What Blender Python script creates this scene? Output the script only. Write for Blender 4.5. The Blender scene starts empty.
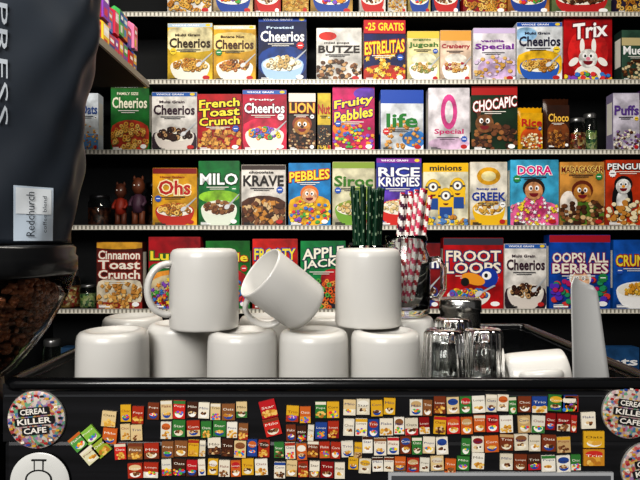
import bpy, math, random
from mathutils import Vector, Matrix
random.seed(7)
S=bpy.context.scene
S.view_settings.view_transform='Standard'
try: S.view_settings.look='Medium High Contrast'
except Exception: S.view_settings.look='None'
COL=S.collection
EYE=1.45; F=530.0          # eye height, focal length in px
D=2.60                      # distance to the box fronts on the shelves
K=D/F
def lin(c):
    return tuple(((v/255)/12.92 if v/255<=.04045 else ((v/255+.055)/1.055)**2.4) for v in c)
def hx(s): return tuple(int(s[i:i+2],16) for i in (0,2,4))
_m={}
def mat(c,rough=.5,metal=0,coat=0,name=None,trans=0,ior=1.45,spec=.4):
    if isinstance(c,str): c=hx(c)
    key=(tuple(c),rough,metal,coat,trans,ior)
    if key in _m: return _m[key]
    m=bpy.data.materials.new(name or 'print_%02x%02x%02x'%tuple(int(x) for x in c)); m.use_nodes=True
    b=m.node_tree.nodes['Principled BSDF']
    b.inputs['Base Color'].default_value=(*lin(c),1)
    b.inputs['Roughness'].default_value=rough; b.inputs['Metallic'].default_value=metal
    b.inputs['Coat Weight'].default_value=coat; b.inputs['Transmission Weight'].default_value=trans
    b.inputs['IOR'].default_value=ior; b.inputs['Specular IOR Level'].default_value=spec
    _m[key]=m; return m
def noisemat(name,c1,c2,scale,rough=.5,bump=0,detail=4,metal=0,stretch=(1,1,1),spec=.5):
    m=bpy.data.materials.new(name); m.use_nodes=True; nt=m.node_tree; b=nt.nodes['Principled BSDF']
    tc=nt.nodes.new('ShaderNodeTexCoord'); mp=nt.nodes.new('ShaderNodeMapping'); mp.inputs['Scale'].default_value=stretch
    n=nt.nodes.new('ShaderNodeTexNoise'); n.inputs['Scale'].default_value=scale; n.inputs['Detail'].default_value=detail
    r=nt.nodes.new('ShaderNodeValToRGB'); r.color_ramp.elements[0].position=.35; r.color_ramp.elements[1].position=.65
    c1=hx(c1) if isinstance(c1,str) else c1; c2=hx(c2) if isinstance(c2,str) else c2
    r.color_ramp.elements[0].color=(*lin(c1),1); r.color_ramp.elements[1].color=(*lin(c2),1)
    L=nt.links.new
    L(tc.outputs['Object'],mp.inputs['Vector']); L(mp.outputs[0],n.inputs['Vector']); L(n.outputs['Fac'],r.inputs[0]); L(r.outputs[0],b.inputs['Base Color'])
    b.inputs['Roughness'].default_value=rough; b.inputs['Metallic'].default_value=metal; b.inputs['Specular IOR Level'].default_value=spec
    if bump:
        bp=nt.nodes.new('ShaderNodeBump'); bp.inputs['Strength'].default_value=bump; bp.inputs['Distance'].default_value=.004
        L(n.outputs['Fac'],bp.inputs['Height']); L(bp.outputs[0],b.inputs['Normal'])
    return m
_pm={}
def printed(c,scale=13):
    c=hx(c) if isinstance(c,str) else c
    k=(tuple(c),scale)
    if k not in _pm:
        _pm[k]=noisemat('printed_card_%02x%02x%02x'%tuple(c),tuple(v*.7 for v in c),tuple(min(255,v*1.05) for v in c),scale,.5,detail=5,spec=.3)
    return _pm[k]
def vormat(name,cols,scale,rough=.4):
    m=bpy.data.materials.new(name); m.use_nodes=True; nt=m.node_tree; b=nt.nodes['Principled BSDF']
    tc=nt.nodes.new('ShaderNodeTexCoord'); v=nt.nodes.new('ShaderNodeTexVoronoi'); v.inputs['Scale'].default_value=scale
    sp=nt.nodes.new('ShaderNodeSeparateColor'); r=nt.nodes.new('ShaderNodeValToRGB'); r.color_ramp.interpolation='CONSTANT'
    e=r.color_ramp.elements
    while len(e)<len(cols): e.new(.5)
    for i,c in enumerate(cols): e[i].position=i/len(cols)
    for i,c in enumerate(cols): e[i].color=(*lin(hx(c)),1)
    L=nt.links.new
    L(tc.outputs['Object'],v.inputs['Vector']); L(v.outputs['Color'],sp.inputs[0]); L(sp.outputs[0],r.inputs[0]); L(r.outputs[0],b.inputs['Base Color'])
    b.inputs['Roughness'].default_value=rough
    return m
# ---------------------------------------------------------------- text meshes
_t={}
def text_geo(s,off=.02):
    k=(s,off)
    if k in _t: return _t[k]
    cu=bpy.data.curves.new('t','FONT'); cu.body=s; cu.offset=off; cu.resolution_u=2; cu.fill_mode='FRONT'
    o=bpy.data.objects.new('t',cu); COL.objects.link(o)
    dg=bpy.context.evaluated_depsgraph_get(); me=bpy.data.meshes.new_from_object(o.evaluated_get(dg))
    vs=[(v.co.x,v.co.y) for v in me.vertices]; fs=[]
    for p in me.polygons:
        t=list(p.vertices)
        if p.normal.z<0: t.reverse()
        fs.append(t)
    bpy.data.objects.remove(o); bpy.data.curves.remove(cu); bpy.data.meshes.remove(me)
    if not vs: _t[k]=([],[]); return _t[k]
    x0=min(v[0] for v in vs)+off; x1=max(v[0] for v in vs)-off; y0=min(v[1] for v in vs)+off; y1=max(v[1] for v in vs)-off
    w=max(x1-x0,.01); h=max(y1-y0,.01)
    vs=[((x-(x0+x1)/2)/w,(y-(y0+y1)/2)/h) for x,y in vs]
    _t[k]=(vs,fs); return _t[k]
# ---------------------------------------------------------------- mesh accumulator
class G:
    def __init__(s): s.v=[];s.f=[];s.m=[];s.mats=[];s.sm=[]
    def add(s,vs,fs,m,smooth=False):
        if m not in s.mats: s.mats.append(m)
        i=s.mats.index(m); b=len(s.v); s.v+= [tuple(x) for x in vs]
        for f in fs: s.f.append([b+q for q in f]); s.m.append(i); s.sm.append(smooth)
    def box(s,x0,y0,z0,x1,y1,z1,m):
        vs=[(x0,y0,z0),(x1,y0,z0),(x1,y1,z0),(x0,y1,z0),(x0,y0,z1),(x1,y0,z1),(x1,y1,z1),(x0,y1,z1)]
        s.add(vs,[(3,2,1,0),(4,5,6,7),(0,1,5,4),(1,2,6,5),(2,3,7,6),(3,0,4,7)],m)
    def lathe(s,prof,m,c=(0,0,0),seg=40,M=None,rib=None):
        vs=[];fs=[]
        for j,(r,z) in enumerate(prof):
            for i in range(seg):
                a=2*math.pi*i/seg; rr=r
                if rib and rib[0]<=j<=rib[1]: rr=r*(1+rib[3]*math.cos(rib[2]*a))
                p=Vector((rr*math.cos(a),rr*math.sin(a),z))
                if M: p=M@p
                vs.append(p+Vector(c))
        for j in range(len(prof)-1):
            for i in range(seg):
                k=(i+1)%seg; fs.append((j*seg+i,j*seg+k,(j+1)*seg+k,(j+1)*seg+i))
        s.add(vs,fs,m,True)
    def tube(s,pts,r,m,seg=12,flat=1.0,fn=None,M=None,closed=False):
        pts=[Vector(p) for p in pts]; n=len(pts); vs=[]; up=None
        for j,p in enumerate(pts):
            a=pts[(j-1)%n] if closed else pts[max(0,j-1)]; b=pts[(j+1)%n] if closed else pts[min(n-1,j+1)]
            t=(b-a).normalized()
            if up is None:
                up=Vector((0,1,0)) if abs(t.y)<.8 else Vector((1,0,0))
            u=(up-t*up.dot(t)).normalized(); w=t.cross(u); up=u
            for i in range(seg):
                an=2*math.pi*i/seg; q=p+u*math.cos(an)*r*flat+w*math.sin(an)*r
                vs.append(M@q if M else q)
        base=vs
        rng=n if closed else n-1
        groups={}
        for j in range(rng):
            for i in range(seg):
                k=(i+1)%seg; jj=(j+1)%n
                mm=fn(i,j) if fn else m
                groups.setdefault(mm.name,(mm,[]))[1].append((j*seg+i,j*seg+k,jj*seg+k,jj*seg+i))
        if not closed:
            groups.setdefault(m.name,(m,[]))[1].append(tuple(range(seg))[::-1]); groups[m.name][1].append(tuple((n-1)*seg+i for i in range(seg)))
        for mm,fs in groups.values(): s.add(base,fs,mm,True)
    def obj(s,name,loc=(0,0,0),rot=(0,0,0),parent=None,bevel=0,merge=False):
        me=bpy.data.meshes.new(name); me.from_pydata(s.v,[],s.f)
        for m in s.mats: me.materials.append(m)
        me.polygons.foreach_set('material_index',s.m); me.polygons.foreach_set('use_smooth',s.sm); me.update()
        o=bpy.data.objects.new(name,me); COL.objects.link(o); o.location=loc; o.rotation_euler=rot
        if parent: o.parent=parent
        if bevel:
            b=o.modifiers.new('bevel','BEVEL'); b.width=bevel; b.segments=2; b.limit_method='ANGLE'
        return o
# ---------------------------------------------------------------- printed artwork on a front face
class Art:
    def __init__(s,g,w,h,yf,step=.00012,ox=0,oz=0,rot=0,map=None):
        s.g=g;s.w=w;s.h=h;s.y=yf;s.k=1;s.st=step;s.ox=ox;s.oz=oz;s.c=math.cos(rot);s.s=math.sin(rot)
    def P(s,u,v):
        u=min(max(u,0.004),.996); v=min(max(v,0.004),.996)
        x=(u-.5)*s.w; z=(v-.5)*s.h
        return (s.ox+x*s.c-z*s.s, s.y-s.k*s.st, s.oz+s.h/2+x*s.s+z*s.c)
    def poly(s,p,c,up=True):
        s.g.add([s.P(*q) for q in p],[tuple(range(len(p)))],mat(c) if isinstance(c,(str,tuple)) else c)
        if up: s.k+=1
    def R(s,u0,v0,u1,v1,c): s.poly([(u0,v0),(u1,v0),(u1,v1),(u0,v1)],c)
    def E(s,cu,cv,ru,rv,c,a0=0,a1=360,n=18,up=True,rot=0):
        ar=s.w/s.h; pts=[]
        for i in range(n+(0 if a1-a0==360 else 1)):
            a=math.radians(a0+(a1-a0)*i/n); x=ru*math.cos(a); y=rv*math.sin(a)
            if rot: x,y=(x*math.cos(rot)-y/ar*math.sin(rot), x*ar*math.sin(rot)+y*math.cos(rot))
            pts.append((cu+x,cv+y))
        s.poly(pts,c,up)
    def T(s,t,cu,cv,w,h,c,oc=None,tilt=0,ow=.09,off=.025):
        def put(off,c):
            vs,fs=text_geo(t,off)
            s.g.add([s.P(cu+x*w,cv+y*h+tilt*x*w) for x,y in vs],fs,mat(c)); s.k+=1
        if oc: put(ow,oc)
        put(off,c)
    def ring(s,cu,cv,r,c,n=9,inner=.42):
        ar=s.w/s.h; vs=[]
        for i in range(n):
            a=2*math.pi*i/n
            vs.append(s.P(cu+r*math.cos(a),cv+r*ar*math.sin(a))); vs.append(s.P(cu+r*inner*math.cos(a),cv+r*inner*ar*math.sin(a)))
        fs=[(2*i,2*((i+1)%n),2*((i+1)%n)+1,2*i+1) for i in range(n)]
        s.g.add(vs,fs,mat(c))
    def star(s,cu,cv,r,c,n=5,inner=.45,ph=90):
        ar=s.w/s.h; pts=[]
        for i in range(2*n):
            a=math.radians(ph+180*i/n); q=r if i%2==0 else r*inner
            pts.append((cu+q*math.cos(a),cv+q*ar*math.sin(a)))
        s.poly(pts,c,False)
    def scat(s,kind,n,cu,cv,ru,rv,size,cols,dark=True):
        ar=s.w/s.h
        for i in range(n):
            a=random.uniform(0,6.283); q=math.sqrt(random.random())
            u=cu+ru*q*math.cos(a); v=cv+rv*q*math.sin(a); c=random.choice(cols); z=size*random.uniform(.75,1.2)
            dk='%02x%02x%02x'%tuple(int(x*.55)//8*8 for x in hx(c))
            rot=random.uniform(0,1.5); ph=random.uniform(0,72)
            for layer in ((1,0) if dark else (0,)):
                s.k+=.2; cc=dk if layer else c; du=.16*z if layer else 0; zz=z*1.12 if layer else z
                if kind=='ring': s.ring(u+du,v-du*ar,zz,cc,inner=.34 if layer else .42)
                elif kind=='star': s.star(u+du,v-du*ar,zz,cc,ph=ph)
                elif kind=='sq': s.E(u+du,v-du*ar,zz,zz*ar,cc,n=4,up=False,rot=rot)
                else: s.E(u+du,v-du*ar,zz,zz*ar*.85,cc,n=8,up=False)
        s.k+=1
    def face(s,cu,cv,r,c,hair=None,nose=None,mouth='7a1420',eyes='ffffff',ears=None):
        ar=s.w/s.h
        if ears:
            s.E(cu-r*.6,cv+r*ar*1.3,r*.25,r*ar*.8,ears); s.E(cu+r*.6,cv+r*ar*1.3,r*.25,r*ar*.8,ears)
        if hair: s.E(cu,cv+r*ar*.3,r*1.2,r*ar*1.1,hair)
        s.E(cu,cv,r,r*ar,printed(c,40))
        s.E(cu-r*.35,cv+r*ar*.3,r*.22,r*ar*.28,eyes); s.E(cu+r*.35,cv+r*ar*.3,r*.22,r*ar*.28,eyes)
        s.E(cu-r*.3,cv+r*ar*.26,r*.12,r*ar*.16,'141414',n=8); s.E(cu+r*.3,cv+r*ar*.26,r*.12,r*ar*.16,'141414',n=8)
        s.E(cu,cv-r*ar*.25,r*.5,r*ar*.42,mouth,180,360)
        if nose: s.E(cu,cv-r*ar*.02,r*.22,r*ar*.2,nose,n=10)
def bowl(A,cu,cv,ru,rv,bc,cols,kind='ring',n=42,sz=.05,milk='f6f1e4',simple=False):
    A.E(cu,cv,ru,rv*1.5,bc,180,360)
    A.E(cu,cv,ru,rv*.62,bc); A.E(cu,cv,ru*.93,rv*.52,milk)
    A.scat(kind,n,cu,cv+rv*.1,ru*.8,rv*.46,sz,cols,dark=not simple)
    if not simple:   # spoon handle
        A.poly([(cu+ru*.45,cv+rv*.2),(cu+ru*.55,cv+rv*.1),(cu+ru*1.25,cv+rv*1.05),(cu+ru*1.15,cv+rv*1.15)],'b8bcc0')
        A.E(cu+ru*.45,cv+rv*.12,.07,.035,'d8dadc',rot=.6)
def std(base,txt,tc,oc=None,tv=.72,th=.16,tw=.9,strip=None,sub=None,subc=None,pic='bowl',pc=('c98a3a','e0b060','a8702a'),
        bc='ffffff',kind='ring',blob=None,tilt=0,foot=None,sz=.07,band=None,face=None,fc=None,hair=None,ears=None,nose=None):
    sd=sum(ord(ch)*(i+3) for i,ch in enumerate(txt+base))
    def f(A):
        light=sum(hx(base))>=400
        A.R(0,0,1,1,printed(base))
        if blob:
            for (cu,cv,ru,rv,c) in blob: A.E(cu,cv,ru,rv,printed(c,18))
        if band: A.R(0,band[0],1,band[1],band[2])
        if foot: A.R(0,0,1,.1,foot)
        if strip:
            A.R(0,.93,1,1,strip); A.T('WHOLE GRAIN',.4,.963,.6,.028,'ffffff'); A.E(.9,.965,.06,.024,'f2d13a',n=8)
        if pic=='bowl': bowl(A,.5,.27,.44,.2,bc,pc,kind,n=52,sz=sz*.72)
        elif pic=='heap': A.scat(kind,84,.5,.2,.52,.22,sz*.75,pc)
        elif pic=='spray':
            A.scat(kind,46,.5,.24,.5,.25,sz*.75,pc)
        if face: A.face(face[0],face[1],face[2],fc,hair=hair,ears=ears,nose=nose)
        ls=txt.split('|'); n=len(ls)
        for i,l in enumerate(ls):
            A.T(l,.5,tv+((n-1)/2-i)*th*1.12,tw*(1 if len(l)>3 or n==1 else .7),th*.98,tc,oc,tilt=tilt)
        if sub: A.T(sub,.45,tv+n*th*.56+.045,.55,.04,subc or tc)
        ink='2a2a34' if light else 'f2efe6'
        yy=tv-n*th*.56-.035
        A.R(.2,yy,.74,yy+.012,ink); A.R(.28,yy-.028,.64,yy-.018,ink)
        sx=.87 if sd%2 else .13
        if sd%3: A.star(sx,yy-.02,.085,['f2d13a','d02a2a','2a8a4a','2a5ab8','ffffff'][sd%5],n=10,inner=.78); A.k+=1; A.R(sx-.045,yy-.025,sx+.045,yy-.012,'ffffff' if sd%5 in (1,2,3) else '2a2a2a')
        A.R(.06,.022,.3,.042,'ffffff' if not light else '333333'); A.R(.06,.05,.22,.06,'ffffff' if not light else '333333')
        A.E(.86,.07,.08,.035,'ffffff' if not light else 'c02a2a',n=10)
    return f
side_white=mat('e9e6dc',.5)
def make_box(x0,top,x1,zb,fn,side,depth=.065,rotz=None,name='cereal_box',yf=D):
    w=(x1-x0-.9)*K; h=EYE+(240-top)*K-zb
    g=G(); bm=mat(side,.42); d=depth
    g.box(-w/2,-d/2,0,w/2,d/2,h-.001,bm)
    g.box(-w/2+.001,-d/2+.001,h-.001,w/2-.001,d*.15,h+.0006,bm)
    g.box(-w*.12,d*.1,h-.0005,w*.12,d*.3,h+.0012,bm)
    for sx in (-1,1):
        xs=sx*(w/2+.0004)
        q=[(xs,-d*.38,h*.3),(xs,d*.38,h*.3),(xs,d*.38,h*.85),(xs,-d*.38,h*.85)]
        if sx<0: q.reverse()
        g.add(q,[(0,1,2,3)],side_white)
    A=Art(g,w,h,-d/2); fn(A)
    cx=((x0+x1)/2-320)*K
    r=random.uniform(-.02,.02) if rotz is None else rotz
    return g.obj(name,(cx,yf+d/2+random.uniform(0,.006),zb+.0005),(0,0,r))
def make_bag(x0,top,x1,zb,fn,side,name='cereal_bag'):
    w=(x1-x0-2)*K; h=EYE+(240-top)*K-zb; g=G(); m=mat(side,.25)
    nx,nz=12,14; sgn=[-1,1]
    for s in sgn:
        vs=[];fs=[]
        for j in range(nz+1):
            v=j/nz
            for i in range(nx+1):
                u=i/nx
                t=.03*(1-abs(2*u-1)**3)*(min(1,(1-v)*3.2))*(0.9+.1*math.sin(9*u+5*v*3))+.001
                if v<.12: t=max(t,.02*(1-abs(2*u-1)**4))
                x=(u-.5)*w*(1-.06*math.sin(math.pi*v)); z=v*h
                if v>.9: z+= .003*math.sin(u*40)
                vs.append((x,s*t,z))
        for j in range(nz):
            for i in range(nx):
                a=j*(nx+1)+i; q=(a,a+1,a+nx+2,a+nx+1); fs.append(q if s<0 else q[::-1])
        g.add(vs,fs,m,True)
    b=[(-.5*w,0,0),(0,-.03,0),(.5*w,0,0),(0,.03,0)]
    g.add(b,[(0,3,2,1)],m)
    A=Art(g,w*.86,h*.8,-.0315); A.oz=h*.06; fn(A)
    return g.obj(name,(((x0+x1)/2-320)*K,D+.04,zb+.0005),(0,0,random.uniform(-.04,.04)))

# ================================================================ ROOM
wallm=noisemat('dark_paint','06090b','0a0e12',6,.75,.05)
def slab(name,x0,y0,z0,x1,y1,z1,m,bevel=0):
    g=G(); g.box(x0,y0,z0,x1,y1,z1,m); return g.obj(name,bevel=bevel)
WB=2.88
slab('wall_back',-1.55,WB,0,2.05,WB+.1,3.0,wallm)
slab('wall_left',-1.55,.2,0,-1.45,WB,3.0,wallm)
slab('wall_right',1.95,.2,0,2.05,WB,3.0,wallm)
slab('floor',-1.55,-1.6,-.1,2.05,WB+.1,0,noisemat('dark_wood_floor','2c221a','3c2e22',5,.5,.1,stretch=(1,.15,1)))
slab('ceiling',-1.55,.2,3.0,2.05,WB+.1,3.1,noisemat('ceiling_paint','1a1a1c','222226',3,.8))
def stripmat():
    m=bpy.data.materials.new('perforated_shelf_edge'); m.use_nodes=True; nt=m.node_tree; b=nt.nodes['Principled BSDF']
    tc=nt.nodes.new('ShaderNodeTexCoord'); w=nt.nodes.new('ShaderNodeTexWave'); w.bands_direction='X'; w.inputs['Scale'].default_value=16
    r=nt.nodes.new('ShaderNodeValToRGB'); e=r.color_ramp.elements
    e[0].position=.2; e[0].color=(*lin(hx('8a857a')),1); e[1].position=.5; e[1].color=(*lin(hx('e6e2d6')),1)
    nt.links.new(tc.outputs['Object'],w.inputs['Vector']); nt.links.new(w.outputs['Fac'],r.inputs[0]); nt.links.new(r.outputs[0],b.inputs['Base Color'])
    b.inputs['Roughness'].default_value=.4; return m
strip=stripmat(); shelfm=noisemat('painted_shelf','141618','1b1d1f',8,.6); metal=mat('dcd8cc',.35,.1)
SH=[13,80.5,150.5,226,309.5,398]
SZ=[EYE+(240-p)*2.58/F for p in SH]
for i,z in enumerate(SZ):
    g=G(); xl=-1.45
    g.box(xl,2.585,z-.016,1.95,WB,z,shelfm)
    g.box(xl,2.578,z-.017,1.95,2.586,z+.003,strip)
    g.box(xl,2.574,z-.019,1.95,2.5775,z-.016,metal); g.box(xl,2.574,z+.002,1.95,2.5775,z+.004,metal)
    g.obj('wall_shelf')

# ================================================================ CEREAL BOXES
gold=('d9a441','e8c06a','b97a2a'); fruit=('e23b3b','f29b2e','f5d93a','4fae4a','8a4fc0','3c7fd0'); choc=('4a2a18','6b3e22','8a5a34','d8b98a')
R0=[(167,212,'e4e0da'),(213,253,'c8b088'),(254,281,'a8342a'),(282,309,'c9a04a'),(310,353,'b8924a'),(359,386,'d9d3cd'),(388,407,'dad6cf'),(408,431,'b5a25a'),(432,460,'2a3a6a'),(463,507,'a9242c'),(508,550,'b97a3a'),(552,612,'6a7a50'),(616,656,'3a3050')]
for i,(a,b,c) in enumerate(R0):
    make_box(a,-46,b,SZ[0],std(c,'Crunch','ffffff' if i%2 else 'b02028',pic='bowl' if i%3 else 'heap',pc=[gold,fruit,choc][i%3],bc=['ffffff','2a4a9a','c02a2a'][i%3],kind=['ring','disc','sq'][i%3]),c)
dchoc=('3b2116','5a3420','c9a070','2a1710')
R1=[
(167,213,23,std('e8c030','Cheerios','3a2a18',strip='b9cfe0',tv=.66,sub='Multi Grain',blob=[(.5,.72,.9,.22,'f4e7b4')],pc=gold,bc='f3efe2'),'e0b93a'),
(213,256,25,std('deaa28','Cheerios','4a2a1a',strip='d8dcc8',tv=.66,sub='Banana Nut',blob=[(.5,.7,.8,.18,'f2d98a')],pc=('b9702a','d9a04a','7a4a1e'),bc='f3efe2'),'d8a52e'),
(258,307,17,std('081c50','Cheerios','ffffff',strip='1c46a0',tv=.7,sub='Frosted',subc='cfe4f8',blob=[(.5,.3,.55,.26,'12408e')],pc=('e8d6a4','f3e9cf','c9a86a'),bc='a8c8e8'),'081c50'),
(316,362,28,std('ece9e2','BUTZE','2a2320',tv=.6,th=.13,sub='miel pops',pic='heap',pc=('5a3a22','8a5a34','3b2818','c9a070'),kind='disc',blob=[(.25,.85,.2,.08,'d0322a')],sz=.06),'e2ded4'),
(363,406,20,std('161f5c','ESTRELITAS','f7dc2e','b3201f',tv=.56,th=.2,tw=.94,tilt=.06,pic='spray',kind='star',pc=('f4c430','e8a820','fbe27a'),blob=[(.5,.12,.6,.16,'c23020')],sz=.09),'8a1a20'),
(407,440,31,std('efe2a8','Jugosh','4a7a34',tv=.72,th=.11,sub='organic',pc=('c99a4a','e9cf8a','8a9a4a'),pic='bowl',blob=[(.5,.45,.4,.12,'f8f2d0')],band=(.86,1,'e9c84a')),'e2d08a'),
(440,472,30,std('f0d4bb','Cranberry','a8203a',tv=.68,th=.1,pc=('b02a3a','d9a04a','e9c88a'),pic='bowl',band=(.8,1,'e4a64a'),blob=[(.5,.45,.35,.1,'f9efe2')]),'e2c8b0'),
(473,516,28,std('f1ecf2','Special','7a2a9a',tv=.64,th=.13,sub='vanilla',pic='spray',kind='disc',pc=('e0b870','d9c7e2','c99a4a'),blob=[(.6,.25,.5,.2,'dcbfe8')],band=(.9,1,'d4c0e6'),sz=.06),'e6e0ea'),
(517,563,22,std('e8ecf0','Cheerios','23223a',strip='1c56b0',tv=.68,sub='Multi Grain',blob=[(.5,.3,.6,.24,'f0c020'),(.2,.8,.25,.12,'a0ccf0')],pc=gold,bc='2a60b8'),'d8dce6'),
(564,613,15,None,'b0141c'),
(621,652,30,std('3a5a4a','Muesli','ffffff',tv=.6,pic='heap',kind='disc',pc=choc+('d8c9a0',),band=(.7,.85,'c9b98a')),'2a3a34')]
def trix(A):
    A.R(0,0,1,1,printed('b81018')); A.E(.5,.45,.42,.36,printed('d82828',18))
    A.T('Trix',.55,.78,.7,.22,'ffffff','7a1020',tilt=.08)
    A.E(.5,.12,.28,.14,'f3f0ea'); A.face(.5,.35,.2,'f7f4ee',ears='f7f4ee',nose='e88aa0')
    A.E(.2,.3,.12,.05,'f3f0ea',rot=.7); A.E(.8,.3,.12,.05,'f3f0ea',rot=-.7)
    A.scat('disc',44,.5,.06,.5,.08,.05,fruit)
def rowof(rows,zi):
    for t in rows:
        a,b,top,fn,side=t
        if fn is None: fn=trix
        make_box(a,top,b,SZ[zi],fn,side)
e0=R1[4][3]
def estre(A):
    e0(A); A.R(0,.78,1,1,'c0181e'); A.T('-25 GRATIS',.5,.89,.9,.12,'f7dc2e')
R1[4]=R1[4][:3]+(estre,R1[4][4])
rowof(R1,1)
R2=[
(79,98,93,std('dfe6ec','Oats','2a4a8a',pic='spray',kind='disc',band=(0,.3,'5a8aba')),'dfe6ec'),
(110,149,84,std('1f7a30','Cheerios','f6f3da',strip='3a6a2a',tv=.72,sub='FAMILY SIZE',pic='heap',pc=('d9a441','e8c06a','c98a3a'),blob=[(.5,.22,.6,.25,'c7402a')]),'1c6a28'),
(151,197,92,std('f0ece6','Cheerios','3a2030',strip='2a62b0',tv=.7,sub='Multi Grain',pc=dchoc,bc='e0d8d0',pic='bowl',blob=[(.5,.15,.6,.24,'3a2a34')]),'e6e0da'),
(197,242,94,std('b8121c','French|Toast|Crunch','f8e23c','3a0a10',tv=.68,th=.14,pic='heap',kind='sq',pc=('c98a3a','e0a850','a8642a'),tilt=.05),'a8141e'),
(242,287,90,std('b8143c','Cheerios','ffffff','6a1030',strip='2a62b0',tv=.7,sub='Fruity',pc=fruit,bc='f0e8e0',blob=[(.5,.25,.6,.3,'d82c50')]),'a81434'),
(288,316,93,std('2c1a14','LION','f0c040','7a1a10',tv=.74,th=.17,pic='heap',kind='disc',pc=choc,face=(.5,.42,.3),fc='c9883a',hair='8a3a1a',nose='3a1a10',band=(.85,1,'efe6d6')),'2c1a14'),
(317,331,93,std('e2c23a','Nut','b02a2a',pic='heap',kind='disc',pc=choc,band=(.1,.45,'2a2a2a')),'3a3a2a'),
(332,375,87,std('d01c6a','Fruity|Pebbles','f8e03a','5a1a7a',tv=.66,th=.16,pic='heap',kind='disc',pc=fruit,tilt=.12,blob=[(.25,.35,.25,.12,'f08a2a'),(.8,.9,.3,.1,'6a3ab0')],sz=.055),'b81a5a'),
(380,424,90,std('e8edf2','life','1a7a2a',tv=.5,th=.22,tw=.7,pic='spray',kind='sq',pc=('c98a3a','dba050'),band=(.78,1,'1a4cb0'),blob=[(.8,.2,.3,.14,'3a80c8')],sz=.06),'1a4ca8'),
(428,470,88,std('efe9ee','Special','c0206a',tv=.3,th=.1,tw=.7,pic='none',blob=[(.5,.62,.2,.28,'e04a96'),(.5,.62,.1,.18,'f4eef2'),(.5,.12,.5,.1,'dfc0dc')]),'e6dfe6'),
(471,518,86,std('12341e','CHOCAPIC','ffffff','9a1a1a',tv=.72,th=.16,tw=.94,tilt=.1,pic='heap',kind='disc',pc=('5a3420','7a4a2a','3b2116','a06a3a'),face=(.28,.42,.2),fc='8a5a34',ears='5a3420',nose='1a1010',band=(.86,1,'b01818')),'123018'),
(613,640,93,std('d8d2e0','Puffs','5a3a8a',tv=.7,pic='heap',kind='disc',pc=('5a3420','efe6d0','8a6aa0')),'8a80a0'),
(641,668,90,std('5a2a6a','Flakes','ffffff'),'4a2a5a')]
rowof(R2,2)
make_bag(518,106,546,SZ[2],std('e6b010','Rice','c02a20',tv=.72,th=.2,pic='heap',kind='disc',pc=('f3e6c0','c98a3a'),blob=[(.5,.3,.5,.3,'d85a1a')]),'e0a412')
make_bag(545,97,573,SZ[2],std('3a1e12','Choco','f0c050',tv=.7,th=.18,pic='heap',kind='ring',pc=('8a5a34','c9883a','5a3420'),blob=[(.5,.35,.5,.28,'8a4a20')]),'3c2012')
R3=[
(152,197,168,std('ecae18','Ohs','c0261e','fff0c0',tv=.66,th=.24,tw=.7,sub='Honey Graham',subc='a0201a',pc=('d99a3a','f0c66a','b06a20'),bc='c03020',band=(.9,1,'8a1a1a')),'dca020'),
(198,240,161,std('0f7a38','MILO','ffffff','0a4a24',tv=.72,th=.17,pic='bowl',kind='disc',pc=('8a5a34','6b3e22','a87a4a'),bc='e8f0e0',blob=[(.5,.45,.5,.1,'98d038')]),'0f6a30'),
(241,286,165,std('ece6de','KRAVE','1c1614',tv=.74,th=.17,sub='chocolate',pic='heap',kind='sq',pc=choc+('c98a3a',),blob=[(.5,.2,.7,.3,'5a3626')],band=(.92,1,'3a2a24'),sz=.09),'dcd6ca'),
(288,331,163,std('1488cc','PEBBLES','f8e03a','c0281e',tv=.8,th=.15,tw=.94,tilt=.06,pic='heap',kind='disc',pc=fruit+('f5d93a',),blob=[(.5,.25,.6,.25,'f0b828')],face=(.5,.48,.18),fc='f0b88a',hair='e0762a',nose='e09a70',sz=.055),'1478b8'),
(332,375,162,std('ded9b8','Siroc','3a7a1a',tv=.7,th=.16,pic='bowl',kind='disc',pc=('c9a05a','8a9a3a','e0c890'),bc='7aaa3a',blob=[(.7,.5,.3,.12,'a8c45a')],band=(.9,1,'8aa43c')),'cfc8a0'),
(376,422,158,std('3440ac','RICE|KRISPIES','ffffff','2a2a7a',tv=.72,th=.13,pic='bowl',kind='disc',pc=('f0dfb8','e2c890'),bc='d8322a',blob=[(.5,.4,.6,.14,'6a48c0')],strip='8a2aa0',sz=.05),'2c38a0'),
(423,469,163,None,'e8c83a'),
(470,508,162,std('efe9da','GREEK','1a3a9a',tv=.46,th=.13,sub='honey oat',pic='bowl',pc=gold,bc='f0c020',kind='disc',blob=[(.5,.78,.32,.14,'e8ac20'),(.5,.78,.2,.08,'f8e9b0')],foot='e0a828'),'e6dcc4'),
(510,559,160,std('48b4dc','DORA','e0187a','ffffff',tv=.84,th=.13,tw=.7,pic='heap',kind='star',pc=('f5d93a','f08ab0','ffffff'),blob=[(.5,.16,.7,.22,'f070a8'),(.5,.3,.25,.2,'e04a88')],face=(.48,.53,.19),fc='d89a6a',hair='2e1a12',sz=.06),'40a0c8'),
(560,605,162,std('d89a48','MADAGASCAR','7a1a10','f8e080',tv=.88,th=.1,tw=.94,pic='heap',kind='disc',pc=choc,face=(.5,.52,.2),fc='c9883a',hair='6a2a12',nose='3a1a10',blob=[(.5,.2,.6,.18,'5a8028'),(.2,.35,.2,.2,'efe6dc')]),'b88a4a'),
(606,654,160,std('cc3e14','PENGUINS','ffffff','1a1a1a',tv=.9,th=.09,tw=.94,pic='heap',kind='disc',pc=('f3e6c0','c98a3a'),blob=[(.35,.4,.22,.3,'161618'),(.35,.36,.13,.2,'f0f0ee')],face=(.36,.6,.16),fc='f4f2ee',hair='161618',nose='f0a020'),'b8441e')]
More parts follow.
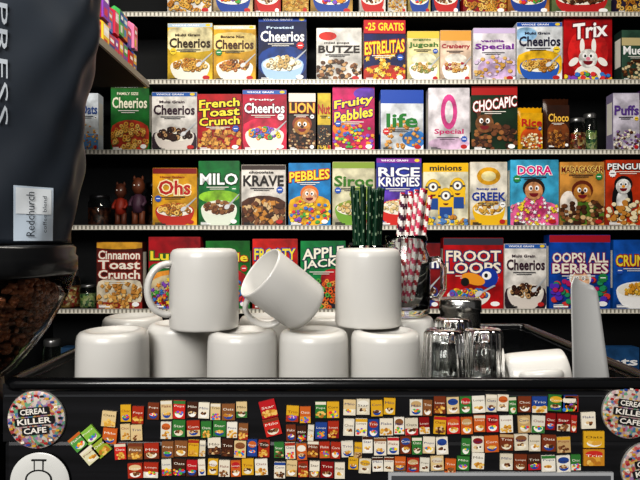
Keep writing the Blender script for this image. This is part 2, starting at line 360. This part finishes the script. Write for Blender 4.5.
def minions(A):
    A.R(0,0,1,1,printed('e9e4c8')); A.R(0,.86,1,1,'f0c010'); A.T('minions',.5,.92,.7,.08,'2a2a2a')
    for cu,cv in ((.22,.58),(.76,.6),(.5,.44)):
        A.E(cu,cv,.18,.17,'c89e0e'); A.E(cu,cv,.17,.16,'f2c41e'); A.R(cu-.17,cv-.26,cu+.17,cv,'f2c41e'); A.R(cu-.14,cv-.32,cu+.14,cv-.14,'24509a'); A.R(cu-.17,cv+.02,cu+.17,cv+.05,'2a2a2a')
        A.E(cu,cv+.04,.12,.08,'6a6c70'); A.E(cu,cv+.04,.085,.06,'f8f8f4'); A.E(cu,cv+.04,.035,.028,'3a2010'); A.E(cu,cv-.08,.06,.03,'6a2a1a',180,360)
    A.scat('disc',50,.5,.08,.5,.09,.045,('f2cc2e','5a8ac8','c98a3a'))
for t in R3:
    make_box(t[0],t[2],t[1],SZ[3],t[3] or minions,t[4])
R4=[
(96,143,242,std('5a1c14','Cinnamon|Toast|Crunch','f7efe0','a02818',tv=.66,th=.13,pic='heap',kind='sq',pc=('d9a050','c0843a','f0cc8a'),blob=[(.5,.25,.6,.24,'e8dcc4'),(.5,.95,.7,.06,'d8a030')],foot='9a2a20'),'4a1812'),
(148,201,237,std('b01420','Lucky','f8e03a','1a6a2a',tv=.72,th=.16,pic='heap',kind='star',pc=fruit,blob=[(.5,.5,.6,.16,'1a7a3a'),(.5,.42,.5,.12,'f0a03a'),(.5,.3,.5,.18,'d8c8a0')]),'9a1e24'),
(205,250,241,std('1a7a2a','Apple','f4e23a','b01c1c',tv=.74,pic='heap',pc=fruit,blob=[(.5,.35,.5,.25,'c8242a')]),'246a2c'),
(252,298,239,std('d8221a','FROOTY','f8e23c','2a4ab0',tv=.78,th=.16,pic='heap',pc=fruit,blob=[(.5,.4,.45,.25,'f4b42a')],face=(.5,.45,.2),fc='3a80c8',nose='f0a020'),'b8281f'),
(300,346,241,std('0f8a48','APPLE|JACKS','f6f3e2','0a3a4a',tv=.74,th=.15,pic='heap',pc=('e86a2a','5ab04a','f0a04a'),blob=[(.5,.2,.6,.22,'2a2a3a'),(.7,.45,.25,.14,'c8242a')],tilt=.06),'0f7038'),
(349,378,243,std('2c2c30','OREO','ffffff'),'222226'),
(398,441,243,std('8a141a','Raisin','ffffff','1a2a6a',tv=.7,pic='bowl',pc=choc,bc='2a3a8a'),'22203a'),
(443,504,238,std('c01018','FROOT|LOOPS','f8ecd8','14306a',tv=.66,th=.15,pic='none',blob=[],band=(.9,1,'3a3a48')),'a8141c'),
(504,547,244,std('f0ece6','Cheerios','3a2030',strip='2a62b0',tv=.68,sub='Multi Grain',pc=dchoc,bc='e0d8d0',blob=[(.5,.15,.6,.24,'3a2a34')]),'e6e0da'),
(549,611,235,std('0f50b0','OOPS! ALL|BERRIES','f4efe0','8a1a5a',tv=.62,th=.13,pic='heap',kind='disc',pc=('c0246a','2a9a6a','5a3ac0','d8403a'),band=(.9,1,'a81a2c'),face=(.5,.38,.15),fc='f0c09a',hair='f4f4f0',nose='e89a80',sz=.07),'0f4698'),
(613,662,240,std('1a60bc','CRUNCH','f4e04a','b0201a',tv=.7,pic='bowl',kind='sq',pc=('f0c24a','e0a030')),'1454a0')]
def toucan(A,base):
    base(A)
    A.E(.75,.44,.16,.14,'1a40a8'); A.E(.72,.47,.08,.06,'ffffff'); A.E(.71,.47,.03,.03,'141414')
    A.E(.5,.42,.2,.08,'f2a02a',rot=-.3); A.E(.36,.38,.07,.06,'1a1a1a')
    bowl(A,.42,.2,.36,.12,'f0eee6',fruit,sz=.045)
for t in R4:
    fn=t[3]
    if t[0]==443:
        b0=fn; fn=(lambda A,b0=b0: toucan(A,b0))
    make_box(t[0],t[2],t[1],SZ[4],fn,t[4])
for a,b,c in ((60,100,'2a4a6a'),(110,150,'6a2a1a'),(160,200,'98742a'),(210,252,'2a5a2a'),(540,585,'1a3a6a'),(590,640,'2a5a8a')):
    make_box(a,348,b,SZ[5],std(c,'Oats','ffffff'),c)
def jar(name,x,y,z,r,h,fill,lid='8a8a8a'):
    g=G(); gm=mat('dfeae6',.03,trans=1,name='clear_glass')
    g.lathe([(0,0),(r*.9,0),(r,.006),(r,h*.8),(r*.8,h*.9),(r*.8,h)],gm)
    g.lathe([(0,.004),(r*.86,.004),(r*.92,.01),(r*.92,h*.6),(0,h*.63)],fill)
    g.lathe([(r*.85,h*.92),(r*.88,h*.93),(r*.88,h*1.03),(r*.8,h*1.05),(0,h*1.05)],mat(lid,.3,.8))
    return g.obj(name,(x,y,z+.0005))
cer1=vormat('cereal_mix',['a86a34','d8a860','7a3a20','c8403a','e8d8a0'],90); cer2=vormat('green_mix',['6a9a5a','b8c87a','3a6a4a','d8d8a0'],90); cer3=vormat('dark_mix',['3a1e14','5a2e1c','2a1610','6a3a20'],90)
jar('storage_jar',(93-320)*K,2.68,SZ[3],.055,.15,cer3,'3a3a3c')
jar('storage_jar',(585-320)*K,2.69,SZ[2],.045,.17,cer1); jar('storage_jar',(602-320)*K,2.72,SZ[2],.035,.2,cer2)
jar('storage_jar',(495-320)*K,2.66,SZ[5],.05,.24,cer2); jar('storage_jar',(518-320)*K,2.68,SZ[5],.05,.2,cer1)
jar('storage_jar',(62-320)*K,2.68,SZ[4],.05,.17,cer1); jar('storage_jar',(83-320)*K,2.66,SZ[4],.04,.11,cer2)
jar('storage_jar',(46-320)*K,2.66,SZ[5],.045,.26,cer2)
jar('storage_jar',(140-320)*K,2.79,SZ[3],.035,.22,cer3,'2a2a2c')
def figurine(x,z,c1,c2,h):
    g=G(); a=mat(c1,.5); b=mat(c2,.5); k=h/.2
    g.lathe([(0,0),(.030*k,0),(.030*k,.008*k),(0,.008*k)],mat('1a1412',.4))
    for sx in (-1,1):
        g.lathe([(0,.006*k),(.014*k,.008*k),(.011*k,.03*k),(.013*k,.06*k),(0,.065*k)],a,(sx*.014*k,0,0),16)
        g.tube([(sx*.02*k,0,.118*k),(sx*.03*k,-.01*k,.095*k),(sx*.024*k,-.028*k,.08*k)],.007*k,b,seg=10)
    g.lathe([(0,.05*k),(.022*k,.055*k),(.025*k,.085*k),(.02*k,.12*k),(.01*k,.13*k),(0,.13*k)],b,seg=24)
    g.lathe([(0,.125*k),(.015*k,.13*k),(.025*k,.15*k),(.024*k,.17*k),(.015*k,.19*k),(0,.196*k)],a,seg=24)
    for sx in (-1,1):
        g.lathe([(0,0),(.006*k,.003),(.005*k,.015*k),(0,.022*k)],a,(sx*.016*k,0,.182*k),12)
        g.lathe([(0,-.004*k),(.004*k,0),(0,.004*k)],mat('f4f0e8',.3),(sx*.009*k,-.0235*k,.162*k),10)
    g.obj('toy_figurine',(x,2.65,z+.0005))
figurine((117-320)*K,SZ[3],'5a3020','8a2a1a',.22); figurine((135-320)*K,SZ[3],'6a3a24','4a3040',.25)

# side shelf on the left wall with small sweet packets
g=G(); zs=2.12; SE=2.26
g.box(-1.45,1.45,zs-.018,-.735,SE,zs,shelfm); g.box(-.737,1.45,zs-.021,-.728,SE,zs+.004,strip)
g.box(-1.45,1.46,zs-.12,-.76,1.475,zs-.018,mat('16181a',.5))
g.obj('side_shelf')
g=G(); y=1.5; pcs=['d83a5a','f0c83a','3a8ad0','8a4ab8','e8782a','f4f0e8','4aae5a','c8242a','f08ab0','2a4aa0']
while y<2.2:
    w=random.uniform(.04,.06); h=random.uniform(.16,.21)
    for lev in (0,1):
        c=random.choice(pcs); hh=h*.55; z0=zs+.001+lev*hh; xo=random.uniform(0,.012)
        m=mat(c,.3); xa,xb=-.80-xo,-.757-xo
        vs=[(xa,y,z0),(xb,y,z0),(xb,y+w-.004,z0),(xa,y+w-.004,z0),(xa,y,z0+hh*.85),(xb,y,z0+hh*.85),(xb,y+w-.004,z0+hh*.85),(xa,y+w-.004,z0+hh*.85),((xa+xb)/2,y,z0+hh-.003),((xa+xb)/2,y+w-.004,z0+hh-.003)]
        g.add(vs,[(3,2,1,0),(0,1,5,4),(1,2,6,5),(2,3,7,6),(3,0,4,7),(4,5,8),(6,7,9),(5,6,9,8),(7,4,8,9)],m)
        c2=random.choice(pcs); X=xb+.0005
        def q(y0,z0_,y1,z1_,cc,dx):
            g.add([(X+dx,y0,z0_),(X+dx,y1,z0_),(X+dx,y1,z1_),(X+dx,y0,z1_)],[(0,1,2,3)],mat(cc,.3))
        q(y+.004,z0+hh*.45,y+w-.008,z0+hh*.8,c2,0); q(y+.01,z0+hh*.55,y+w-.014,z0+hh*.68,'ffffff',.0005); q(y+.008,z0+hh*.1,y+w-.02,z0+hh*.35,random.choice(pcs),0)
    y+=w
g.obj('sweet_packets')

# ================================================================ COUNTER + ESPRESSO MACHINE
g=G(); g.box(-.75,.44,0,.9,1.12,.86,mat('2a2522',.5)); g.box(-.77,.42,.86,.92,1.14,.9,noisemat('dark_worktop','1b1714','2a231e',12,.3))
g.obj('counter',bevel=.004)
black=mat('08090b',.22,0,.3,name='gloss_black'); steel=mat('b8b8b6',.22,1,name='polished_steel')
panel=noisemat('brushed_dark_panel','1a1a1c','232326',9,.36,.0,metal=.35,stretch=(.3,1,14))
ML,MR,MF,MB=-.335,.362,.56,.93; TR=1.243; RT=1.304
em=bpy.data.objects.new('espresso_machine',None); COL.objects.link(em)
g=G(); g.box(ML+.02,MF+.06,.93,MR-.02,MB-.01,1.10,mat('1c1d20',.4)); 
g.box(ML,MF,1.09,MR,MB,TR-.004,panel); g.obj('body',parent=em,bevel=.006)
g=G(); g.box(ML+.01,MF+.02,.905,MR-.01,MB-.01,.935,steel); g.box(ML+.03,MF+.01,.93,MR-.03,MF+.2,.945,black); g.obj('drip_tray',parent=em,bevel=.004)
g=G()
for x in (ML+.05,MR-.05):
    for y in (MF+.08,MB-.06): g.lathe([(0,0),(.02,0),(.02,.012),(0,.012)],black,(x,y,.8995))
g.obj('feet',parent=em)
g=G(); g.box(ML,MF,TR-.006,MR,MF+.01,RT-.006,panel); g.obj('front_panel',parent=em)
g=G()
g.box(ML,MF+.01,TR-.006,ML+.01,MB,RT-.006,black); g.box(MR-.01,MF+.01,TR-.006,MR,MB,RT-.006,black); g.box(ML,MB-.01,TR-.006,MR,MB,RT-.006,black)
g.box(ML+.01,MF+.01,TR-.004,MR-.01,MB-.01,TR-.0005,steel)
g.obj('cup_tray',parent=em,bevel=.002)
g=G()
def rr(x0,y0,x1,y1,r,z,n=6):
    out=[]
    for cx,cy,a in ((x1-r,y0+r,-90),(x1-r,y1-r,0),(x0+r,y1-r,90),(x0+r,y0+r,180)):
        for i in range(n+1):
            t=math.radians(a+90*i/n); out.append((cx+r*math.cos(t),cy+r*math.sin(t),z))
    return out
g.tube(rr(ML+.004,MF+.002,MR-.004,MB-.004,.012,RT-.007),.0072,black,seg=14,closed=True)
g.obj('cup_rail',parent=em)
g=G(); g.box(ML+.002,MF-.0012,RT-.0195,MR-.002,MF,RT-.0175,mat('6a6c70',.25,.9));  # thin grey strip standing in for the highlight line along the rail
for x in (-.2,0,.2): g.lathe([(0,.0),(.03,0),(.034,.02),(.034,.06),(0,.06)],steel,(x,MF+.12,1.03))
g.obj('highlight_strip_and_group_heads',parent=em)
g=G()
for x in (-.2,0,.2):
    g.lathe([(0,-.03),(.012,-.03),(.03,-.012),(.033,0),(0,0)],steel,(x,MF+.12,1.03)); g.tube([(x,MF+.1,1.02),(x,MF+.02,1.015),(x,MF-.08,1.0)],.011,black)
g.obj('portafilters',parent=em)
g=G(); px=lambda u:(u-320)*MF/F; pz=lambda v:EYE-(v-240)*MF/F
g.box(px(388),MF-.003,pz(512),px(612),MF,pz(471.5),mat('c4c6c8',.3,.3)); g.box(px(391),MF-.0036,pz(509),px(609),MF-.003,pz(474.5),mat('5a5c60',.3,.3))
g.obj('display_plate',parent=em)

# magnets: lots of tiny cereal box magnets in rows
g=G(); mc=['b8242a','c8322a','d8a82a','e4dac6','dcd6c6','e8dfcc','e8e2d4','2a4a90','8a5a34','3a7a3a','7a3a20','4a2a1c','c8662a','d9c090','8a1a1a','d8ceb8','a8341e','c0a070','e4dac6']
words=['Oats','Pops','Loops','Corn','Milo','Trio','Flake','Choc','Star']
mrand=random.Random(3)
def magnet(u,v,w,h,rot=0,c=None):
    s=MF/F; W=w*s*.94; H=h*s*.96; c=c or mrand.choice(mc); c2=mrand.choice(mc)
    A=Art(g,W,H,MF-.0022,step=.00004,ox=px(u+w/2),oz=pz(v+h),rot=rot)
    co,si=math.cos(rot),math.sin(rot); pts=[(-W/2,-H/2),(W/2,-H/2),(W/2,H/2),(-W/2,H/2)]
    P=[(px(u+w/2)+x*co-z*si,pz(v+h)+H/2+x*si+z*co) for x,z in pts]
    g.add([(x,MF-.0022,z) for x,z in P]+[(x,MF-.0002,z) for x,z in P],[(0,1,2,3),(0,4,5,1),(1,5,6,2),(2,6,7,3),(3,7,4,0)],mat(c,.35))
    A.k=1; t=mrand.random()
    if t<.3: A.R(0,.82,1,1,c2)
    elif t<.5: A.E(.5,.72,.42,.2,c2)
    elif t<.65: A.R(0,0,1,.4,c2)
    dark=sum(hx(c))<400
    A.T(mrand.choice(words),.5,mrand.uniform(.6,.75),.8,.15,'f2ecdc' if dark else mrand.choice(['7a1a1a','1a2a6a','3a2a1a']),off=0)
    if mrand.random()<.55: bowl(A,.5,.3,.36,.16,mrand.choice(['f4f0e8','e8e0c8','2a4a9a']),mrand.choice([gold,fruit,choc]),'disc',n=9,sz=.11,simple=True)
    else: A.scat('disc',16,.5,.24,.42,.2,.12,mrand.choice([gold,gold,choc,fruit]),dark=False)
def run(u0,u1,v0,v1,lo=10,hi=14,drift=0,skip=.03):
    u=u0
    while u<u1-6:
        w=min(mrand.uniform(lo,hi),u1-u); h=v1-v0
        if mrand.random()>skip:
            magnet(u,v0+mrand.uniform(-1.6,1.6),w,h-mrand.uniform(0,1.0),rot=mrand.uniform(-.06,.06))
        u+=w+mrand.uniform(0,.8)
run(121,147,404,422); run(121,147,423,440)
run(148,160,400,418); run(161,186,398,417,12,14); run(161,186,419,437)
run(187,250,402,419); run(187,250,421,438)
run(286,314,406,423); run(286,314,425,442); run(315,341,402,419); run(315,341,421,439)
run(343,432,398,415,12,15); run(343,432,417,435)
run(433,516,395,413); run(433,516,415,433)
run(517,578,394,411,13,16); run(517,576,413,431)
run(115,127,441,458,12,12); run(128,160,443,460,14,16,skip=0); run(128,160,462,478,14,16,skip=0)
run(162,206,440,457); run(162,206,459,476)
run(208,272,438,456); run(208,272,458,475)
run(274,362,441,458); run(274,345,460,477)
run(362,470,436,454); run(348,470,456,471)
run(471,570,434,451,12,15); run(471,580,453,470,12,15)
magnet(582,430,22,17,0,'d8a82a'); magnet(582,448,22,17,0,'c88a2a')
magnet(260,399,17,18,.25,'b8242a'); magnet(264,417,17,18,.25,'c8322a')
magnet(71,433,16,16,.7,'5a9a4a'); magnet(83,426,16,16,.7,'8ab84a'); magnet(83,446,16,16,.7,'d8d4b0'); magnet(94,439,16,16,.7,'98a83a')
magnet(102,410,15,16,-.1); magnet(103,427,15,16,-.1)
magnet(560,394,17,17,.0); magnet(580,411,15,17,.04)
mg=g.obj('cereal_box_magnets'); 
speck=vormat('badge_speckle',['a84a4a','c0a05a','4a7a98','c4bcb0','6a9a7a','c8bcb4','b8785a','987aa0','c0b0a8','b09090'],320)
def badge(u,v,r,kind,rot=0):
    g=G(); s=MF/F; R=r*s; M=Matrix.Rotation(math.pi/2,4,'X'); x=px(u); z=pz(v)
    edge=mat('c9c6c0',.25,.6) if kind==0 else mat('141414',.3)
    g.lathe([(0,0),(R*.98,0),(R,.001),(R*.97,.0026)],edge,(x,MF,z),seg=48,M=M)
    face=speck if kind==0 else mat('d0d0cc',.2)
    g.lathe([(R*.97,.0026),(R*.9,.0038),(R*.6,.0045),(0,.0047)],face,(x,MF,z),seg=48,M=M)
    A=Art(g,2*R,2*R,MF-.0048,step=.00006,ox=x,oz=z-R,rot=rot)
    if kind==0:
        for i in range(26):
            a=2*math.pi*i/26; A.R(.5+.42*math.cos(a)-.03,.5+.42*math.sin(a)-.018,.5+.42*math.cos(a)+.03,.5+.42*math.sin(a)+.018,['1c1c1e','a8242a','e8e0d0','2a4a90','c89a2a'][i%5])
        for i,t in enumerate(('CEREAL','KILLER','CAFE')):
            vv=.66-i*.16; hw=(.26,.33,.22)[i]; A.R(.5-hw,vv-.065,.5+hw,vv+.065,'1c1c1e'); A.T(t,.5,vv,hw*1.7,.09,'e8e2d8')
    else:
        A.R(.42,.66,.58,.88,'1a1a1a'); A.R(.44,.66,.56,.86,'d0d0cc'); A.E(.5,.56,.22,.16,'1a1a1a',n=24); A.E(.5,.56,.19,.135,'d0d0cc',n=24); A.R(.38,.86,.62,.89,'1a1a1a')
        A.R(.08,.34,.92,.5,'1a1a1a'); A.T('CEREAL',.5,.42,.7,.1,'f4f4f0'); A.T('KILLER',.5,.25,.4,.08,'1a1a1a')
    g.obj('round_badge')
badge(37.5,419,29.5,0,.1); badge(41,481,30.5,1); badge(628,411,27.5,0,-.15); badge(648,469,28.5,0,.2)

# ================================================================ MUGS
cer=mat('c9c7c2',.3,0,.12,name='white_glaze',spec=.5)
def mug_geo(sc=1.0,H=.098):
    g=G(); h=H
    g.lathe([(0,.004),(.027,.004),(.029,0),(.033,0),(.0378,.0015),(.0405,.005),(.0417,.011),(.0422,.03),(.0425,h*.6),(.0425,h-.003),(.0419,h-.0006),(.0405,h),(.0392,h-.002),(.0385,.02),(.036,.012),(.028,.008),(0,.008)],cer,seg=56)
    pts=[]
    for i in range(17):
        a=math.radians(-90+180*i/16); pts.append((.0395+.029*math.cos(a)**.8 if math.cos(a)>1e-6 else .0395,0,h*.5+.031*math.sin(a)))
    g.tube(pts,.0042,cer,seg=12,flat=1.7)
    g.v=[(x*sc,y*sc,z*sc) for x,y,z in g.v]
    return g
def mug(x,y,z,ang,flip=True):
    o=mug_geo().obj('coffee_mug',(x,y,z+(.098 if flip else 0)),(math.pi if flip else 0,0,ang)); return o
T2=TR+.0985
for x,y,a in [(-.2515,.644,90),(-.185,.702,45),(-.0940,.644,90),(-.0075,.644,90),(.0795,.644,90),
              (-.27,.765,90),(-.172,.793,90),(-.075,.765,90),(.012,.77,90),(.122,.765,90),(.075,.845,90)]:
    mug(x,y,TR,math.radians(a))
mug(-.1445,.662,T2,math.radians(207)); mug(.062,.682,T2,math.radians(80))
g=mug_geo(.80); o=g.obj('coffee_mug')
d=Vector((-.62,-.34,.52)).normalized()
zax=d; r0=Vector((-.9,.1,-.5)); xax=(r0-zax*r0.dot(zax)).normalized(); yax=zax.cross(xax)
Rm=Matrix((xax,yax,zax)).transposed()
low=min((Rm@Vector(v)).z for v in g.v); ctr=Rm@Vector((0,0,.040))
o.rotation_euler=Rm.to_euler(); o.location=(-.044-ctr.x,.636-ctr.y,T2-low)
g=mug_geo(.74); zax=Vector((.93,-.1,.1)).normalized(); r0=Vector((-.35,-.35,.8)); xax=(r0-zax*r0.dot(zax)).normalized(); Rm=Matrix((xax,zax.cross(xax),zax)).transposed()
r0=Vector((-.2,-.9,.25)); xax=(r0-zax*r0.dot(zax)).normalized(); Rm=Matrix((xax,zax.cross(xax),zax)).transposed()
low=min((Rm@Vector(v)).z for v in g.v)
o=g.obj('espresso_cup',(.238,.68,TR-low),Rm.to_euler())

# ================================================================ GLASSES, JAR, STRAWS
glass=mat('f8fbfb',.03,trans=1,ior=1.5,name='clear_glass')
def tumbler(x,y,z,r,h):
    g=G()
    g.lathe([(0,h),(r*.78,h),(r*.86,h-.004),(r*.92,h*.6),(r,.003),(r*.98,0),(r*.91,0),(r*.83,h*.6),(r*.74,h-.014),(0,h-.016)],glass,seg=96,rib=(2,3,16,.035))
    return g.obj('glass_tumbler',(x,y,z))
tumbler(.151,.648,TR,.027,.097); tumbler(.204,.662,TR,.0265,.096); tumbler(.182,.725,TR,.028,.100)
g=G(); g.lathe([(0,0),(.029,0),(.030,.003),(.030,.098),(.0315,.099),(.0315,.115),(.029,.118),(0,.119)],steel); g.obj('steel_canister',(.214,.81,TR))
def straw(g,b,t,r,fn,m,n=34):
    b=Vector(b);t=Vector(t); g.tube([b.lerp(t,i/n) for i in range(n+1)],r,m,seg=12,fn=fn)
red=mat('b81e30',.4); wht=mat('f2ede6',.4); grn=mat('0a3420',.4); lg=mat('98b090',.4); mar=mat('4a1a3a',.4); pnk=mat('d8506e',.4)
jx,jy=.124,.765
g=G(); r=.034;h=.115
g.lathe([(0,0),(r*.86,0),(r,.006),(r*1.02,h*.4),(r,h*.74),(r*.86,h*.84),(r*.84,h*.87),(r*.9,h*.89),(r*.84,h*.92),(r*.9,h*.95),(r*.86,h),(r*.8,h),(r*.8,h*.85),(r*.93,h*.73),(r*.95,.012),(0,.010)],glass,seg=48)
g.tube([(r*.98,0,h*.7),(r*1.35,0,h*.72),(r*1.6,0,h*.6),(r*1.6,0,h*.35),(r*1.35,0,h*.22),(r*.98,0,h*.24)],.004,glass,flat=1.4)
g.obj('glass_jar_mug',(jx,jy,T2),(0,0,-.4))
g=G()
for i in range(15):
    a=i*2.4; q=.024*math.sqrt((i+.5)/15); bx=q*math.cos(a)*.7-.007; by=q*math.sin(a)*.6
    tx=q*math.cos(a)*.95+.013; ty=q*math.sin(a)*.9
    dk=(mar,red,pnk,red)[i%4]
    straw(g,(jx+bx,jy+by,T2+.0125),(jx+tx,jy+ty,T2+.175+random.uniform(-.004,.008)),.0036,lambda i,j,dk=dk:dk if ((i/12*4+j*.66)%4)<1.8 else wht,wht,60)
g.obj('striped_paper_straws')
gx,gy=.075,.845
g=G(); g.lathe([(0,0),(.026,0),(.03,.1),(.0285,.1),(.0245,.006),(0,.006)],glass); g.obj('straw_glass',(gx,gy,T2))
g=G()
for i in range(12):
    a=i*2.4; q=.022*math.sqrt((i+.5)/12)
    straw(g,(gx+q*math.cos(a)*.8,gy+q*math.sin(a)*.7,T2+.0075),(gx+q*math.cos(a)*1.35+.002,gy+q*math.sin(a)*.9,T2+.192+random.uniform(-.006,.004)),.0037,lambda i,j: lg if (j%3==0 and (i+j)%6==0) else grn,grn,40)
g.obj('green_paper_straws')
# scoop leaning on the right rail
g=G(); vs=[];fs=[]; nz,nx=20,12; sm=mat('b8b8b6',.38,.3,name='satin_steel')
for s in (0,1):
    for j in range(nz+1):
        v=j/nz; hw=.0245-.009*v
        for i in range(nx+1):
            u=i/nx*2-1
            zz=v*(.165-.012*(u*.5+.5)*v) 
            if v>.92: hw2=hw*math.sqrt(max(.2,1-((v-.92)/.08)**2*.5))
            else: hw2=hw
            vs.append((u*hw2,.008*(1-u*u)*(1-.5*v)+(.0012 if s else 0),zz))
n=(nz+1)*(nx+1)
for j in range(nz):
    for i in range(nx):
        a=j*(nx+1)+i; fs.append((a,a+1,a+nx+2,a+nx+1)); fs.append((n+a,n+a+nx+1,n+a+nx+2,n+a+1))
for j in range(nz):
    a=j*(nx+1); fs.append((a,a+nx+1,n+a+nx+1,n+a)); b=a+nx; fs.append((b,n+b,n+b+nx+1,b+nx+1))
for i in range(nx): fs.append((i,n+i,n+i+1,i+1)); t=nz*(nx+1)+i; fs.append((t,t+1,n+t+1,n+t))
g.add(vs,fs,sm,True); g.obj('steel_scoop',(.312,.602,TR+.001),(-.05,-.05,.1))

# ================================================================ GRINDER with hopper and coffee bag
gx,gy=-.402,.60
gr=bpy.data.objects.new('coffee_grinder',None); COL.objects.link(gr)
g=G(); g.box(gx-.07,gy-.08,.9,gx+.062,gy+.1,.95,black); g.box(gx-.055,gy-.03,.95,gx+.055,gy+.09,1.24,black); g.obj('grinder_body',parent=gr,bevel=.012)
g=G(); g.lathe([(0,1.24),(.05,1.24),(.05,1.262),(.04,1.27),(.038,1.292),(0,1.292)],mat('1a1a1c',.3),(gx,gy,0)); g.obj('grind_collar',parent=gr)
smoke=mat('f4f0ec',.03,trans=1,ior=1.08,name='clear_plastic')
g=G(); g.lathe([(.036,1.292),(.05,1.30),(.085,1.345),(.106,1.385),(.115,1.412),(.1135,1.412),(.104,1.386),(.083,1.347),(.048,1.303),(.034,1.294)],smoke,(gx,gy,0),seg=56); g.obj('hopper_cone',parent=gr)
g=G(); g.lathe([(0,1.412),(.114,1.410),(.1165,1.414),(.1165,1.43),(.114,1.433),(.1145,1.441),(.111,1.4445),(0,1.4445)],mat('131416',.3,0,.2,name='hopper_lid_black'),(gx,gy,0),seg=56); g.obj('hopper_lid',parent=gr)
g=G(); bmats=[mat('7a4a30',.32),mat('8e5c40',.32),mat('5a3624',.32)]
prof=[(1.297,.036),(1.32,.058),(1.345,.077),(1.36,.087),(1.385,.1),(1.405,.106)]
g.lathe([(0,1.294)]+[(r-.012,z) for z,r in prof]+[(0,1.405)],mat('2a1810',.5),(gx,gy,0))
def rad(z):
    for (z0,r0),(z1,r1) in zip(prof,prof[1:]):
        if z<=z1: return r0+(r1-r0)*(z-z0)/(z1-z0)
    return prof[-1][1]
for i in range(1100):
    z=1.30+.104*math.sqrt(random.random()); a=random.uniform(-2.9,.9); r=rad(z)-.0065
    c=Vector((gx+r*math.cos(a),gy+r*math.sin(a),z)); E=Matrix.Rotation(random.uniform(0,6),4,'Z')@Matrix.Rotation(random.uniform(0,6),4,'X')
    vs=[];fs=[]
    for j in range(5):
        th=math.pi*j/4
        for k in range(6):
            ph=2*math.pi*k/6; vs.append(c+E@Vector((.0055*math.cos(th),.0038*math.sin(th)*math.cos(ph),.003*math.sin(th)*math.sin(ph))))
    for j in range(4):
        for k in range(6): fs.append((j*6+k,j*6+(k+1)%6,(j+1)*6+(k+1)%6,(j+1)*6+k))
    g.add(vs,fs,random.choice(bmats),True)
g.obj('coffee_beans',parent=gr)
# bag, in its own frame, turned to face along the counter
bagm=noisemat('black_foil_bag','20262e','2f363f',5,.38,.3)
def hw(z):
    t=(z-1.446)/.30; t=min(max(t,0),1.3); return .111+.030*t+.003*math.sin(z*38)
def bag_pt(a,z):
    t=min(max((z-1.446)/.38,0),1); A=hw(z); B=.075*(1-.45*t**2)
    c,s=math.cos(a),math.sin(a); e=.72
    x=A*math.copysign(abs(c)**e,c); y=B*math.copysign(abs(s)**e,s)
    k=1+.024*math.sin(5*a+z*31)*math.sin(z*24+a*2)+.014*math.sin(11*a-z*60)
    return x*k, y*k
def bag_front(x,z):
    lo,hi=-math.pi+.001,-.001
    for _ in range(30):
        m=(lo+hi)/2
        if bag_pt(m,z)[0]<x: lo=m
        else: hi=m
    return bag_pt(lo,z)[1]
g=G(); seg=96; nz=70; vs=[];fs=[]
for j in range(nz+1):
    z=1.446+.40*j/nz
    for i in range(seg): x,y=bag_pt(2*math.pi*i/seg,z); vs.append((x,y,z))
for j in range(nz):
    for i in range(seg):
        k=(i+1)%seg; fs.append((j*seg+i,j*seg+k,(j+1)*seg+k,(j+1)*seg+i))
fs.append(tuple(range(seg))[::-1]); fs.append(tuple(nz*seg+i for i in range(seg)))
g.add(vs,fs,bagm,True)
g.box(-.13,-.03,1.846,.13,.03,1.87,bagm)
def patch(x0,z0,x1,z1,m,off,n=12):
    vs=[];fs=[]
    for j in range(n+1):
        for i in range(n+1):
            x=x0+(x1-x0)*i/n; z=z0+(z1-z0)*j/n; vs.append((x,bag_front(x,z)-off,z))
    for j in range(n):
        for i in range(n):
            a=j*(n+1)+i; fs.append((a,a+1,a+n+2,a+n+1))
    g.add(vs,fs,m,True)
patch(.045,1.449,.084,1.508,mat('b8c4d0',.4),.0012)
patch(.047,1.478,.082,1.506,mat('d3d8dc',.4),.0018)
def wtext(t,cx,cz,length,height,m,off,rot):
    vs,fs=text_geo(t,.0); out=[]
    for x,y in vs:
        if rot<0: X_=cx+y*height; Z_=cz-x*length
        else: X_=cx-y*height; Z_=cz+x*length
        out.append((X_,bag_front(X_,Z_)-off,Z_))
    g.add(out,fs,m)
wtext('Redchurch',.061,1.478,.048,.008,mat('3a4048',.4),.0032,1)
wtext('coffee blend',.075,1.478,.04,.004,mat('3a4048',.4),.0032,1)
wtext('J.PRESS',.033,1.653,.165,.014,mat('b0b6bc',.4),.003,-1)
g.obj('coffee_bag',(gx,gy,0),(0,0,math.radians(32)))

# ================================================================ LIGHTS, WORLD, CAMERA
def area(name,loc,target,size,power,col=(1,1,1),sy=None):
    l=bpy.data.lights.new(name,'AREA'); l.shape='RECTANGLE'; l.size=size; l.size_y=sy or size; l.energy=power; l.color=col
    o=bpy.data.objects.new(name,l); COL.objects.link(o); o.location=loc; o.rotation_euler=(Vector(target)-Vector(loc)).to_track_quat('-Z','Y').to_euler()
area('ceiling_light',(.1,.9,2.93),(.1,2.3,1.2),1.6,46,(1,.94,.85),.4)
area('front_area_light',(-.7,-1.3,2.6),(.2,2.4,1.3),1.3,62,(1,.975,.94),1.0)  # unseen area light added behind and above the camera; no window there
w=bpy.data.worlds.new('World'); S.world=w; w.use_nodes=True
w.node_tree.nodes['Background'].inputs[0].default_value=(1,.97,.95,1); w.node_tree.nodes['Background'].inputs[1].default_value=.14
cd=bpy.data.cameras.new('camera'); cd.sensor_width=36; cd.lens=36*F/640; cd.clip_start=.02
cam=bpy.data.objects.new('camera',cd); COL.objects.link(cam); cam.location=(0,0,EYE); cam.rotation_euler=(math.pi/2,0,0)
S.camera=cam
